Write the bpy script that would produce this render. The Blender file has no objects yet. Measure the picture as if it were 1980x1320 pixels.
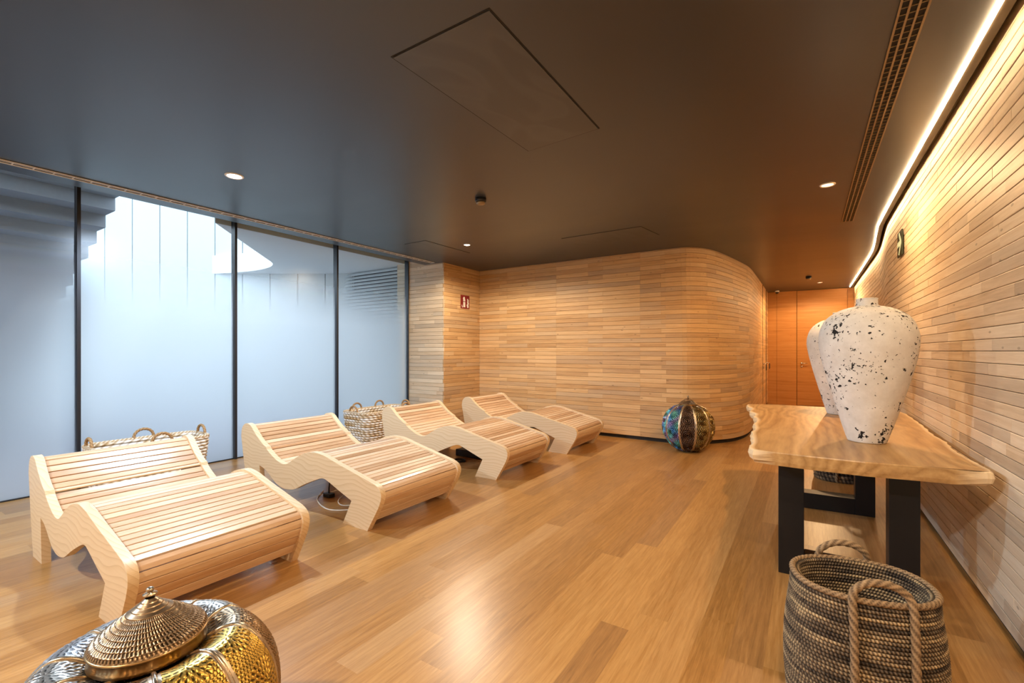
import bpy, bmesh, math, random
import numpy as np
from mathutils import Vector
random.seed(7); RNG = np.random.default_rng(7)
S = bpy.context.scene
COL = S.collection
PI = math.pi
H = 1.35; ZC = 2.855            # eye height, ceiling height

# ------------------------------------------------------------------ helpers
def link(o, parent=None):
    COL.objects.link(o)
    if parent is not None: o.parent = parent
    return o
def tag(o, label, cat, group=None):
    o['label'] = label; o['category'] = cat
    if group: o['group'] = group
    return o
def structure(o, label=None, cat=None):
    o['kind'] = 'structure'
    if label: o['label'] = label
    if cat: o['category'] = cat
    return o
def empty(name, loc=(0, 0, 0), rz=0):
    o = bpy.data.objects.new(name, None); o.empty_display_size = .1
    o.location = loc; o.rotation_euler = (0, 0, rz)
    return link(o)
def mesh_obj(name, V, F, mat, parent=None, smooth=False, uv=None, attrs=None, mats=None, fmat=None):
    me = bpy.data.meshes.new(name)
    V = np.asarray(V, dtype=np.float32)
    if isinstance(F, np.ndarray):
        nf, k = F.shape
        me.vertices.add(len(V)); me.vertices.foreach_set('co', V.ravel())
        me.loops.add(nf * k); me.loops.foreach_set('vertex_index', F.astype(np.int32).ravel())
        me.polygons.add(nf)
        me.polygons.foreach_set('loop_start', np.arange(0, nf * k, k, dtype=np.int32))
        me.update(calc_edges=True); me.validate()
    else:
        me.from_pydata([tuple(map(float, v)) for v in V], [], [tuple(map(int, f)) for f in F])
        me.update()
    me.polygons.foreach_set('use_smooth', np.full(len(me.polygons), bool(smooth), dtype=bool))
    for m in (mats or [mat]): me.materials.append(m)
    if fmat is not None: me.polygons.foreach_set('material_index', np.asarray(fmat, dtype=np.int32))
    if uv is not None:
        uv = np.asarray(uv, dtype=np.float32)
        lay = me.uv_layers.new(name='UVMap')
        vi = np.empty(len(me.loops), dtype=np.int32); me.loops.foreach_get('vertex_index', vi)
        lay.data.foreach_set('uv', uv[vi].ravel())
    for nm, arr in (attrs or {}).items():
        a = me.attributes.new(nm, 'FLOAT_COLOR', 'POINT')
        arr = np.asarray(arr, dtype=np.float32)
        if arr.shape[1] == 3: arr = np.hstack([arr, np.ones((len(arr), 1), dtype=np.float32)])
        a.data.foreach_set('color', arr.ravel())
    return link(bpy.data.objects.new(name, me), parent)
class MB:
    """collects shapes into one mesh"""
    def __init__(s): s.V = []; s.F = []; s.C = []; s.M = []
    def add(s, V, F, c=(.5, .5, .5), m=0):
        b = len(s.V); s.V += [tuple(v) for v in V]; s.F += [tuple(i + b for i in f) for f in F]
        s.C += [c] * len(V); s.M += [m] * len(F); return s
    def box(s, x0, x1, y0, y1, z0, z1, c=(.5, .5, .5), m=0):
        V = [(x, y, z) for x in (x0, x1) for y in (y0, y1) for z in (z0, z1)]
        F = [(0, 1, 3, 2), (4, 6, 7, 5), (0, 4, 5, 1), (2, 3, 7, 6), (0, 2, 6, 4), (1, 5, 7, 3)]
        return s.add(V, F, c, m)
    def prism(s, poly, z0, z1, c=(.5, .5, .5), m=0):
        n = len(poly); V = [(x, y, z0) for x, y in poly] + [(x, y, z1) for x, y in poly]
        F = [tuple(range(n))[::-1], tuple(range(n, 2 * n))] + [(i, (i + 1) % n, n + (i + 1) % n, n + i) for i in range(n)]
        return s.add(V, F, c, m)
    def lathe(s, prof, n=32, cx=0, cy=0, z=0, c=(.5, .5, .5), m=0):
        V = []; F = []
        for r, h in prof:
            for k in range(n):
                a = 2 * PI * k / n; V.append((cx + r * math.cos(a), cy + r * math.sin(a), z + h))
        for j in range(len(prof) - 1):
            for k in range(n):
                k2 = (k + 1) % n; F.append((j * n + k, j * n + k2, (j + 1) * n + k2, (j + 1) * n + k))
        F.append(tuple(range(n))[::-1]); F.append(tuple(range((len(prof) - 1) * n, len(prof) * n)))
        return s.add(V, F, c, m)
    def tube(s, pts, r, n=8, c=(.5, .5, .5), m=0, rfun=None):
        P = [Vector(p) for p in pts]; V = []; F = []; N = len(P); up = None
        for i, p in enumerate(P):
            t = (P[min(i + 1, N - 1)] - P[max(i - 1, 0)]).normalized()
            if up is None: up = Vector((0, 0, 1)) if abs(t.z) < .9 else Vector((1, 0, 0))
            a = (up - t * up.dot(t)).normalized(); b = t.cross(a); up = a
            for k in range(n):
                an = 2 * PI * k / n
                rr = r * (rfun(i, an) if rfun else 1)
                V.append(p + a * (rr * math.cos(an)) + b * (rr * math.sin(an)))
        for i in range(N - 1):
            for k in range(n):
                k2 = (k + 1) % n; F.append((i * n + k, i * n + k2, (i + 1) * n + k2, (i + 1) * n + k))
        F.append(tuple(range(n))[::-1]); F.append(tuple(range((N - 1) * n, N * n)))
        return s.add(V, F, c, m)
    def build(s, name, mat, parent=None, smooth=False, bevel=0, mats=None):
        o = mesh_obj(name, s.V, s.F, mat, parent, smooth, attrs={'rnd': s.C}, mats=mats, fmat=s.M if mats else None)
        bm = bmesh.new(); bm.from_mesh(o.data); bmesh.ops.recalc_face_normals(bm, faces=bm.faces); bm.to_mesh(o.data); bm.free()
        if bevel:
            md = o.modifiers.new('edge', 'BEVEL'); md.width = bevel; md.segments = 3; md.limit_method = 'ANGLE'; md.angle_limit = math.radians(40)
            md.harden_normals = False
        return o
def grid_faces(nu, nv, closed=True):
    """nv rows of nu points"""
    u = np.arange(nu if closed else nu - 1); v = np.arange(nv - 1)
    U, W = np.meshgrid(u, v); U2 = (U + 1) % nu
    return np.stack([W * nu + U, W * nu + U2, (W + 1) * nu + U2, (W + 1) * nu + U], -1).reshape(-1, 4)
def catmull(P, n=16):
    P = [np.array(p, float) for p in P]; P = [2 * P[0] - P[1]] + P + [2 * P[-1] - P[-2]]; out = []
    for i in range(1, len(P) - 2):
        p0, p1, p2, p3 = P[i - 1:i + 3]
        for k in range(n):
            t = k / n
            out.append(.5 * (2 * p1 + (p2 - p0) * t + (2 * p0 - 5 * p1 + 4 * p2 - p3) * t * t + (3 * p1 - p0 - 3 * p2 + p3) * t ** 3))
    out.append(P[-2]); return np.array(out)
def resample(P, step):
    P = np.array(P, float); d = np.r_[0, np.cumsum(np.linalg.norm(np.diff(P, axis=0), axis=1))]
    n = max(2, int(round(d[-1] / step)) + 1); s = np.linspace(0, d[-1], n)
    return np.stack([np.interp(s, d, P[:, k]) for k in range(P.shape[1])], -1)

# ------------------------------------------------------------------ materials
def new_mat(name):
    m = bpy.data.materials.new(name); m.use_nodes = True
    nt = m.node_tree; b = nt.nodes['Principled BSDF']; return m, nt, b
def nd(nt, t, **k):
    n = nt.nodes.new(t)
    for a, v in k.items():
        if a in n.inputs.keys() if isinstance(a, str) else False: n.inputs[a].default_value = v
        else: setattr(n, a, v)
    return n
def mathn(nt, op, a, b=None, clamp=False):
    n = nt.nodes.new('ShaderNodeMath'); n.operation = op; n.use_clamp = clamp
    for i, x in enumerate((a, b)):
        if x is None: continue
        if isinstance(x, (int, float)): n.inputs[i].default_value = x
        else: nt.links.new(x, n.inputs[i])
    return n.outputs[0]
def ramp(nt, fac, stops):
    r = nt.nodes.new('ShaderNodeValToRGB'); e = r.color_ramp.elements
    while len(e) < len(stops): e.new(.5)
    for el, (p, c) in zip(e, stops): el.position = p; el.color = (*c, 1)
    nt.links.new(fac, r.inputs[0]); return r.outputs[0]
def mix(nt, a, b, fac, mode='MIX'):
    n = nt.nodes.new('ShaderNodeMix'); n.data_type = 'RGBA'; n.blend_type = mode
    for i, x in ((0, fac), (6, a), (7, b)):
        if isinstance(x, (int, float)): n.inputs[i].default_value = x
        elif isinstance(x, tuple): n.inputs[i].default_value = (*x, 1)
        else: nt.links.new(x, n.inputs[i])
    return n.outputs[2]
def noise(nt, vec, scale, detail=4, rough=.55, dist=0):
    n = nt.nodes.new('ShaderNodeTexNoise'); n.inputs['Scale'].default_value = scale; n.inputs['Detail'].default_value = detail
    n.inputs['Roughness'].default_value = rough; n.inputs['Distortion'].default_value = dist
    if vec is not None: nt.links.new(vec, n.inputs['Vector'])
    return n.outputs[0]
def mapping(nt, vec, scale=(1, 1, 1), rot=(0, 0, 0), loc=(0, 0, 0)):
    n = nt.nodes.new('ShaderNodeMapping'); nt.links.new(vec, n.inputs[0])
    n.inputs['Scale'].default_value = scale; n.inputs['Rotation'].default_value = rot; n.inputs['Location'].default_value = loc
    return n.outputs[0]
def coord(nt, w='Object'): return nt.nodes.new('ShaderNodeTexCoord').outputs[w]
def bump(nt, b, h, strength=.3, dist=.002):
    n = nt.nodes.new('ShaderNodeBump'); n.inputs['Strength'].default_value = strength; n.inputs['Distance'].default_value = dist
    nt.links.new(h, n.inputs['Height']); nt.links.new(n.outputs[0], b.inputs['Normal'])
def attr(nt, name='rnd'):
    a = nt.nodes.new('ShaderNodeAttribute'); a.attribute_name = name; return a
def plain(name, col, rough=.5, metal=0, spec=.5):
    m, nt, b = new_mat(name); b.inputs['Base Color'].default_value = (*col, 1); b.inputs['Roughness'].default_value = rough
    b.inputs['Metallic'].default_value = metal; b.inputs['Specular IOR Level'].default_value = spec
    n = noise(nt, coord(nt), 60, 3); c = mix(nt, tuple(x * .9 for x in col), tuple(min(1, x * 1.08) for x in col), n)
    nt.links.new(c, b.inputs['Base Color']); return m

def plank_wood(name, dark, mid, light, rough=.5, gscale=(1.6, 34, 1), knots=.5, spec=.35, grey=.25, var=.3, bumpd=.0012, greycol=(.30, .25, .2)):
    """boards carry a random 'rnd' colour and their own run of grain in the UVs"""
    m, nt, b = new_mat(name); uv = coord(nt, 'UV'); a = attr(nt)
    sep = nt.nodes.new('ShaderNodeSeparateColor'); nt.links.new(a.outputs['Color'], sep.inputs[0])
    g1 = noise(nt, mapping(nt, uv, gscale), 1.0, 6, .6, .6)
    g2 = noise(nt, mapping(nt, uv, (gscale[0] * 4, gscale[1] * 5, 1)), 1.0, 4, .6)
    f = mathn(nt, 'ADD', mathn(nt, 'MULTIPLY', g1, .75), mathn(nt, 'MULTIPLY', g2, .35))
    f = mathn(nt, 'ADD', f, mathn(nt, 'MULTIPLY', mathn(nt, 'SUBTRACT', sep.outputs[0], .5), var), True)
    c = ramp(nt, f, [(.22, dark), (.5, mid), (.8, light)])
    # some boards greyed by age
    c = mix(nt, c, greycol, mathn(nt, 'MULTIPLY', mathn(nt, 'POWER', sep.outputs[1], 3.0), grey * 1.6, True))
    v = nt.nodes.new('ShaderNodeTexVoronoi'); v.inputs['Scale'].default_value = 1.0
    nt.links.new(mapping(nt, uv, (5.5, 15, 1)), v.inputs['Vector'])
    k = mathn(nt, 'LESS_THAN', v.outputs['Distance'], .10); rs = nt.nodes.new('ShaderNodeSeparateColor'); nt.links.new(v.outputs['Color'], rs.inputs[0])
    k = mathn(nt, 'MULTIPLY', k, mathn(nt, 'LESS_THAN', rs.outputs[0], .35))
    c = mix(nt, c, tuple(x * .35 for x in dark), mathn(nt, 'MULTIPLY', k, knots))
    nt.links.new(c, b.inputs['Base Color'])
    b.inputs['Roughness'].default_value = rough; b.inputs['Specular IOR Level'].default_value = spec
    bump(nt, b, g2, .35, bumpd); return m

M = {}
M['wall'] = plank_wood('wall_boards', (.37, .20, .078), (.58, .35, .155), (.72, .48, .245), .5)
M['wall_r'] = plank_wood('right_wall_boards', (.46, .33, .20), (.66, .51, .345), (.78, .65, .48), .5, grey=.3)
M['veneer'] = plank_wood('door_veneer', (.30, .125, .03), (.47, .215, .06), (.58, .30, .10), .45, (.9, 22, 1), .15, grey=.05)
M['floor'] = plank_wood('floor_boards', (.22, .095, .020), (.37, .175, .046), (.52, .28, .092), .31, (3.4, 64, 1), 0, .55, .10, .3, .0004)
M['slat'] = plank_wood('cedar_slats', (.40, .225, .11), (.59, .375, .215), (.73, .54, .36), .27, (1.2, 30, 1), .0, .55, .0, .6)
M['dark_gap'] = plain('dark_gap', (.012, .009, .007), .8)
M['black'] = plain('black_steel', (.006, .006, .007), .42, 0, .4)
M['black_plastic'] = plain('black_plastic', (.015, .015, .016), .4)
M['anthracite'] = plain('anthracite_frame', (.02, .021, .026), .4, .3)
M['white_metal'] = plain('pale_metal', (.80, .79, .79), .4, 0)
M['tan_metal'] = plain('tan_metal', (.30, .22, .13), .35, .6)
M['chrome'] = plain('chrome', (.75, .72, .68), .2, 1)
M['white_cable'] = plain('white_cable', (.72, .68, .6), .5)
M['white_panel'] = plain('white_panel', (.58, .62, .63), .6)
M['concrete'] = plain('stair_concrete', (.30, .32, .36), .8)
M['court_floor'] = plain('court_floor', (.32, .31, .36), .8)
M['soffit_out'] = plain('outside_soffit', (.84, .85, .85), .7)
M['lip'] = plain('ceiling_lip', (.07, .05, .03), .6)

def ceiling_mat():
    m, nt, b = new_mat('dark_ceiling'); o = coord(nt)
    n = noise(nt, mapping(nt, o, (.35, .8, 1)), 1.5, 5, .6, .4); n2 = noise(nt, o, 220, 2)
    c = ramp(nt, n, [(.3, (.031, .036, .048)), (.7, (.039, .044, .058))]); nt.links.new(c, b.inputs['Base Color'])
    r = ramp(nt, n, [(.3, (.32,) * 3), (.7, (.37,) * 3)]); nt.links.new(r, b.inputs['Roughness'])
    b.inputs['Specular IOR Level'].default_value = .7; return m
M['ceiling'] = ceiling_mat()
def hatch_mat():
    m, nt, b = new_mat('hatch_board'); o = coord(nt)
    n = noise(nt, mapping(nt, o, (1.6, .9, 1)), 1.4, 1, .4, 1.6)
    c = ramp(nt, n, [(.44, (.029, .032, .041)), (.5, (.043, .047, .058)), (.62, (.034, .037, .047))]); nt.links.new(c, b.inputs['Base Color'])
    b.inputs['Roughness'].default_value = .36; b.inputs['Specular IOR Level'].default_value = .8; return m
M['hatch'] = hatch_mat()
def pine_mat():
    m, nt, b = new_mat('pale_pine'); o = coord(nt)
    d = noise(nt, mapping(nt, o, (1.3, 2, 2.2)), 1.2, 2, .5)
    sx = nt.nodes.new('ShaderNodeSeparateXYZ'); nt.links.new(o, sx.inputs[0])
    u = mathn(nt, 'ADD', mathn(nt, 'MULTIPLY', sx.outputs[2], 34.0), mathn(nt, 'MULTIPLY', d, 9.0))
    u = mathn(nt, 'ADD', u, mathn(nt, 'MULTIPLY', sx.outputs[1], 30.0))
    w = mathn(nt, 'FRACT', u); g = noise(nt, mapping(nt, o, (6, 40, 90)), 1, 3)
    f = mathn(nt, 'ADD', mathn(nt, 'MULTIPLY', mathn(nt, 'POWER', w, 3.0), .6), mathn(nt, 'MULTIPLY', g, .35), True)
    c = ramp(nt, f, [(.1, (.72, .555, .355)), (.5, (.66, .485, .29)), (1, (.54, .37, .20))]); nt.links.new(c, b.inputs['Base Color'])
    b.inputs['Roughness'].default_value = .4; return m
M['pine'] = pine_mat()
def slab_mat():
    m, nt, b = new_mat('live_edge_slab'); o = coord(nt)
    d = noise(nt, mapping(nt, o, (2.0, .55, 2.0)), 1.3, 3, .5, .3)
    sx = nt.nodes.new('ShaderNodeSeparateXYZ'); nt.links.new(o, sx.inputs[0])
    x = mathn(nt, 'SUBTRACT', sx.outputs[0], .28); z = mathn(nt, 'ADD', sx.outputs[2], -.62)
    r = mathn(nt, 'SQRT', mathn(nt, 'ADD', mathn(nt, 'MULTIPLY', x, x), mathn(nt, 'MULTIPLY', mathn(nt, 'MULTIPLY', z, z), 1.0)))
    u = mathn(nt, 'ADD', mathn(nt, 'MULTIPLY', r, 14.0), mathn(nt, 'MULTIPLY', d, 7.0))
    w = mathn(nt, 'ABSOLUTE', mathn(nt, 'SUBTRACT', mathn(nt, 'FRACT', u), .5))
    g = noise(nt, mapping(nt, o, (60, 5, 60)), 1, 3)
    f = mathn(nt, 'ADD', mathn(nt, 'MULTIPLY', w, .9), mathn(nt, 'MULTIPLY', g, .6), True)
    c = ramp(nt, f, [(.2, (.30, .155, .048)), (.5, (.42, .232, .082)), (.85, (.53, .32, .125))])
    # pale sapwood along the two live edges
    e = attr(nt, 'edge'); c = mix(nt, c, (.78, .60, .37), mathn(nt, 'MULTIPLY', e.outputs['Fac'], .9))
    nt.links.new(c, b.inputs['Base Color']); b.inputs['Roughness'].default_value = .38; bump(nt, b, g, .2, .001); return m
M['slab'] = slab_mat()
def vase_mat():
    m, nt, b = new_mat('pitted_ceramic'); o = coord(nt)
    n = noise(nt, o, 20, 3, .6, .4); big = noise(nt, o, 4.2, 2)
    f = mathn(nt, 'ADD', n, mathn(nt, 'MULTIPLY', mathn(nt, 'SUBTRACT', big, .5), .22))
    pit = ramp(nt, f, [(.635, (0, 0, 0)), (.65, (1, 1, 1))])
    n3 = noise(nt, o, 55, 2, .6); p2 = ramp(nt, mathn(nt, 'ADD', n3, mathn(nt, 'MULTIPLY', mathn(nt, 'SUBTRACT', big, .5), .5)), [(.665, (0, 0, 0)), (.69, (1, 1, 1))])
    pm = mathn(nt, 'MAXIMUM', pit, p2)
    ch = ramp(nt, noise(nt, o, 9, 5, .7), [(.35, (.66, .63, .585)), (.65, (.78, .755, .715))])
    c = mix(nt, ch, (.02, .018, .018), pm); nt.links.new(c, b.inputs['Base Color'])
    b.inputs['Roughness'].default_value = .8; b.inputs['Specular IOR Level'].default_value = .2
    h = mathn(nt, 'SUBTRACT', mathn(nt, 'MULTIPLY', noise(nt, o, 90, 4, .7), .35), pm); bump(nt, b, h, .5, .003); return m
M['vase'] = vase_mat()
def fibre_mat(name, dark, light, mid):
    m, nt, b = new_mat(name); o = coord(nt); a = attr(nt)
    sep = nt.nodes.new('ShaderNodeSeparateColor'); nt.links.new(a.outputs['Color'], sep.inputs[0])
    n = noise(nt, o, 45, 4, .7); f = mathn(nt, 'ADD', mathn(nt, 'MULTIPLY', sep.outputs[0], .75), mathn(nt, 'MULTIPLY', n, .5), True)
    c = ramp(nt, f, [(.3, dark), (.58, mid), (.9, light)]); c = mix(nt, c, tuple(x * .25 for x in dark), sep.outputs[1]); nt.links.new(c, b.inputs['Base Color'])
    b.inputs['Roughness'].default_value = .8; b.inputs['Specular IOR Level'].default_value = .2; bump(nt, b, n, .4, .002); return m
M['fibre_dark'] = fibre_mat('dark_seagrass', (.022, .016, .012), (.56, .40, .21), (.15, .105, .065))
M['fibre_rope'] = fibre_mat('seagrass_rope', (.07, .045, .028), (.48, .33, .18), (.25, .16, .085))
M['fibre_white'] = fibre_mat('white_seagrass', (.42, .25, .10), (.90, .87, .82), (.66, .50, .30))
M['fibre_tan'] = fibre_mat('tan_seagrass', (.25, .14, .06), (.55, .36, .18), (.40, .24, .11))
def metal_attr(name, rough):
    m, nt, b = new_mat(name); a = attr(nt); n = noise(nt, coord(nt), 30, 4, .6)
    c = mix(nt, a.outputs['Color'], (.03, .02, .012), mathn(nt, 'MULTIPLY', ramp(nt, n, [(.5, (0, 0, 0)), (.75, (1, 1, 1))]), .35))
    nt.links.new(c, b.inputs['Base Color']); b.inputs['Metallic'].default_value = .9; b.inputs['Roughness'].default_value = rough; return m
M['pierced'] = metal_attr('pierced_metal', .32)
M['brass'] = plain('antique_brass', (.42, .27, .12), .28, .95)
M['steel_band'] = plain('brushed_band', (.50, .42, .32), .25, .95)

def emit(name, col, s):
    m = bpy.data.materials.new(name); m.use_nodes = True; nt = m.node_tree; nt.nodes.clear()
    e = nt.nodes.new('ShaderNodeEmission'); e.inputs[0].default_value = (*col, 1); e.inputs[1].default_value = s
    o = nt.nodes.new('ShaderNodeOutputMaterial'); nt.links.new(e.outputs[0], o.inputs[0]); return m
LED = 50.0
M['led'] = emit('led_glow', (1, .69, .37), LED)
M['lamp_cool'] = emit('lamp_glow', (1, .93, .85), 6)
M['lamp_warm'] = emit('lamp_warm_glow', (1, .62, .36), 1.2)

def glass_mats():
    c = bpy.data.materials.new('clear_glass'); c.use_nodes = True; nt = c.node_tree; nt.nodes.clear()
    t = nt.nodes.new('ShaderNodeBsdfTransparent'); t.inputs[0].default_value = (.93, .96, .97, 1)
    o = nt.nodes.new('ShaderNodeOutputMaterial'); nt.links.new(t.outputs[0], o.inputs[0])
    f = bpy.data.materials.new('frosted_film'); f.use_nodes = True; nt = f.node_tree; nt.nodes.clear()
    sx = nt.nodes.new('ShaderNodeSeparateXYZ'); nt.links.new(coord(nt), sx.inputs[0])
    mr = nt.nodes.new('ShaderNodeMapRange'); mr.interpolation_type = 'SMOOTHSTEP'
    nt.links.new(sx.outputs[2], mr.inputs[0])
    for i, v in ((1, 1.72), (2, 2.55), (3, 1.0), (4, .06)): mr.inputs[i].default_value = v
    tr = nt.nodes.new('ShaderNodeBsdfTransparent'); tr.inputs[0].default_value = (.76, .83, .86, 1)
    tl = nt.nodes.new('ShaderNodeBsdfTranslucent'); tl.inputs[0].default_value = (.90, .94, .97, 1)
    rf = nt.nodes.new('ShaderNodeBsdfRefraction'); rf.inputs[0].default_value = (.86, .90, .93, 1); rf.inputs['Roughness'].default_value = .62; rf.inputs['IOR'].default_value = 1.35
    gl = nt.nodes.new('ShaderNodeBsdfGlossy'); gl.inputs[1].default_value = .25
    df = nt.nodes.new('ShaderNodeBsdfDiffuse'); df.inputs[0].default_value = (.7, .75, .8, 1)
    m0 = nt.nodes.new('ShaderNodeMixShader'); m0.inputs[0].default_value = .55; nt.links.new(tl.outputs[0], m0.inputs[1]); nt.links.new(rf.outputs[0], m0.inputs[2])
    m1 = nt.nodes.new('ShaderNodeMixShader'); nt.links.new(mr.outputs[0], m1.inputs[0]); nt.links.new(tr.outputs[0], m1.inputs[1]); nt.links.new(m0.outputs[0], m1.inputs[2])
    m2 = nt.nodes.new('ShaderNodeMixShader'); m2.inputs[0].default_value = .03; nt.links.new(m1.outputs[0], m2.inputs[1]); nt.links.new(gl.outputs[0], m2.inputs[2])
    o = nt.nodes.new('ShaderNodeOutputMaterial'); nt.links.new(m2.outputs[0], o.inputs[0]); return c, f
M['clear'], M['frost'] = glass_mats()

# ------------------------------------------------------------------ plank walls
def plank_wall(name, bot, top, mat, z0, z1, row, lens, seg=.6, stops=(), side=1, relief=.0009, th=.02, joints=None):
    """horizontal boards along a plan curve (bot at the floor, top at the ceiling)"""
    B = np.array(bot, float); T = np.array(top, float)
    d = np.r_[0, np.cumsum(np.linalg.norm(np.diff(B, axis=0), axis=1))]; L = d[-1]
    def P(s, z, off):
        t = z / ZC; out = []
        for A in (B, T): out.append(np.array([np.interp(s, d, A[:, 0]), np.interp(s, d, A[:, 1])]))
        p = out[0] * (1 - t) + out[1] * t
        e = 1e-3; k = []
        for A in (B, T):
            s0, s1 = max(0, s - e), min(L, s + e)
            k.append(np.array([np.interp(s1, d, A[:, 0]) - np.interp(s0, d, A[:, 0]), np.interp(s1, d, A[:, 1]) - np.interp(s0, d, A[:, 1])]))
        v = k[0] * (1 - t) + k[1] * t; v /= np.linalg.norm(v) + 1e-12
        n = np.array([v[1], -v[0]]) * side
        return (*(p + n * off), z)
    V = []; F = []; UV = []; C = []; Mi = []
    nrow = int(math.ceil((z1 - z0) / row))
    for r in range(nrow):
        za = z0 + r * row; zb = min(z1, za + row - .003)
        if zb - za < .008: continue
        cuts = [0.0]
        if joints:
            base = joints[r % 2]; cuts += [j for j in base if 0.02 < j < L - .02 and random.random() < .93]
        s = random.uniform(*lens) * random.random() if not joints else L + 1
        while s < L - .05: cuts.append(s); s += random.uniform(*lens)
        if joints:
            last = cuts[-1]
            while L - last > lens[1] * 1.3: last += random.uniform(*lens); cuts.append(last)
        for st in stops:
            cuts = [c for c in cuts if abs(c - st) > .04]; cuts.append(st)
        cuts = sorted(set(cuts)) + [L]
        for a, b in zip(cuts[:-1], cuts[1:]):
            if b - a < .004: continue
            a2, b2 = a + (.0004 if a > 0 else 0), b - (.0004 if b < L else 0)
            n = max(1, int(math.ceil((b2 - a2) / seg))); off = random.uniform(-relief, relief); c = (random.random(), random.random(), random.random())
            prof = [(-th, za), (off - .0018, za), (off, za + .0028), (off, zb - .0028), (off - .0018, zb), (-th, zb)]
            base = len(V); uo = random.random() * 40; vo = random.random() * 40
            for i in range(n + 1):
                s_ = min(max(a2 + (b2 - a2) * i / n, a2 + 1e-4), b2 - 1e-4)
                for o_, z_ in prof: V.append(P(s_, z_, o_)); UV.append((s_ + uo, z_ + vo)); C.append(c)
            for i in range(n):
                for k in range(5):
                    q = base + i * 6 + k; F.append((q, q + 6, q + 7, q + 1) if side > 0 else (q, q + 1, q + 7, q + 6)); Mi.append(0)
            e0, e1 = base, base + n * 6
            F.append((e0, e0 + 1, e0 + 2, e0 + 3)); F.append((e0, e0 + 3, e0 + 4, e0 + 5)); F.append((e1 + 3, e1 + 2, e1 + 1, e1)); F.append((e1 + 5, e1 + 4, e1 + 3, e1)); Mi += [0] * 4
    # dark battens behind, which also show as the shadow gap at the floor
    base = len(V); n = max(2, int(L / min(seg, .4)) + 1)
    for i in range(n + 1):
        s_ = min(max(L * i / n, 1e-4), L - 1e-4)
        for z_ in (0.0, z1): V.append(P(s_, z_, -th - .008)); UV.append((s_, z_)); C.append((.5, .5, .5))
    for i in range(n):
        q = base + i * 2; F.append((q, q + 2, q + 3, q + 1)); Mi.append(1)
    F4 = np.array(F, dtype=np.int32)
    return mesh_obj(name, V, F4, None, None, False, UV, {'rnd': C}, [mat, M['dark_gap']], Mi)

# ------------------------------------------------------------------ the room shell
XG, XE, XCOL, YCOL, YB, YD, YF = -6.036, -5.606, -5.179, 5.857, 6.87, 13.4, -2.6
ledp = catmull([(.70, YF), (.70, 2), (.702, 5.0), (.712, 6.72), (.728, 7.15), (.80, 8.2), (.828, 8.9), (.838, 10.4), (.845, YD)], 14)
wallp = ledp.copy(); wallp[:, 0] += .085
wallp[:, 0] = np.where(wallp[:, 1] < 5.2, .787, wallp[:, 0])
structure(plank_wall('wall_right', wallp, wallp, M['wall_r'], .05, 3.02, .062, (.45, 1.25), .45, side=-1), 'long pale timber strip wall under the light strip', 'wall')
bot = catmull([(XCOL, YB), (-4.2, YB), (-3.0, YB), (-2.1, YB), (-1.62, YB), (-1.40, 6.93), (-1.14, 7.16), (-.92, 7.47), (-.79, 7.95), (-.76, 8.6), (-.79, 9.6), (-.83, 11.2), (-.84, YD)], 14)
top = catmull([(XCOL, YB), (-4.2, YB), (-3.0, YB), (-2.1, YB), (-1.66, YB), (-1.42, 6.92), (-1.22, 7.19), (-1.08, 7.72), (-.955, 8.45), (-.865, 9.2), (-.845, 10.1), (-.84, 11.2), (-.84, YD)], 14)
j0 = [.45, 1.05, 1.62, 2.45, 3.05, 3.45, 4.3, 4.9, 5.5, 6.2]
j1 = [.62, 1.21, 1.62, 2.2, 3.05, 3.38, 4.1, 4.75, 5.4, 6.0]
structure(plank_wall('wall_back', bot, top, M['wall'], .055, ZC, .068, (.6, 1.4), .06, joints=(j0, j1)), 'timber strip back wall that curves into the corridor', 'wall')
lp = [(XCOL, YCOL), (XCOL, YB)]
structure(plank_wall('wall_left', lp, lp, M['wall'], .055, 3.05, .068, (.5, 1.3), .4), 'orange timber side of the pier with the fire sign', 'wall')
lp = [(-6.3, YCOL), (XCOL, YCOL)]  # daylight on the pier end is put into the board colour
structure(plank_wall('wall_pier', lp, lp, M['wall_r'], .055, 3.05, .068, (.5, 1.3), .4), 'timber end face of the pier beside the window, boards paled as if daylit', 'wall')
mb = MB(); mb.box(-6.3, 1.2, YF - .15, YF, 0, 3.05); structure(mb.build('wall_front', M['pine']))
mb = MB()   # end wall of the corridor, veneered
mb.box(-.95, -.213, YD, YD + .1, 0, ZC); mb.box(.815, 1.2, YD, YD + .1, 0, 3.02)
def add_uv(o, ax=(0, 2)):
    me = o.data; lay = me.uv_layers.new(name='UVMap')
    for l in me.loops:
        c = me.vertices[l.vertex_index].co; lay.data[l.index].uv = (c[ax[0]] + 3.1, c[ax[1]] + 7.7)
    return o
we = structure(add_uv(mb.build('wall_end', M['veneer'])))
mb = MB(); mb.box(-.643, -.639, YD - .002, YD, 0, ZC); mb.build('panel_joint', M['dark_gap'], we)
mb = MB(); mb.box(-.95, 1.2, YD + .06, YD + .16, 0, 3.05); mb.build('wall_backing', M['dark_gap'], we)
# floor boards run along the room
def floor():
    V = []; F = []; UV = []; C = []; w = .142; x = -6.12
    while x < 1.05:
        y = YF - random.random() * 1.9
        while y < YD + .1:
            y1 = y + 1.9; ya, yb = max(y, YF), min(y1, YD + .1)
            if yb > ya:
                b = len(V); uo, vo = random.random() * 50, random.random() * 50; c = (random.random(), random.random(), random.random())
                for p in ((x, ya), (x + w, ya), (x + w, yb), (x, yb)): V.append((*p, 0)); UV.append((p[1] + uo, p[0] + vo)); C.append(c)
                F.append((b, b + 1, b + 2, b + 3))
            y = y1
        x += w
    return mesh_obj('floor', V, np.array(F), M['floor'], None, False, UV, {'rnd': C})
structure(floor())
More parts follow.
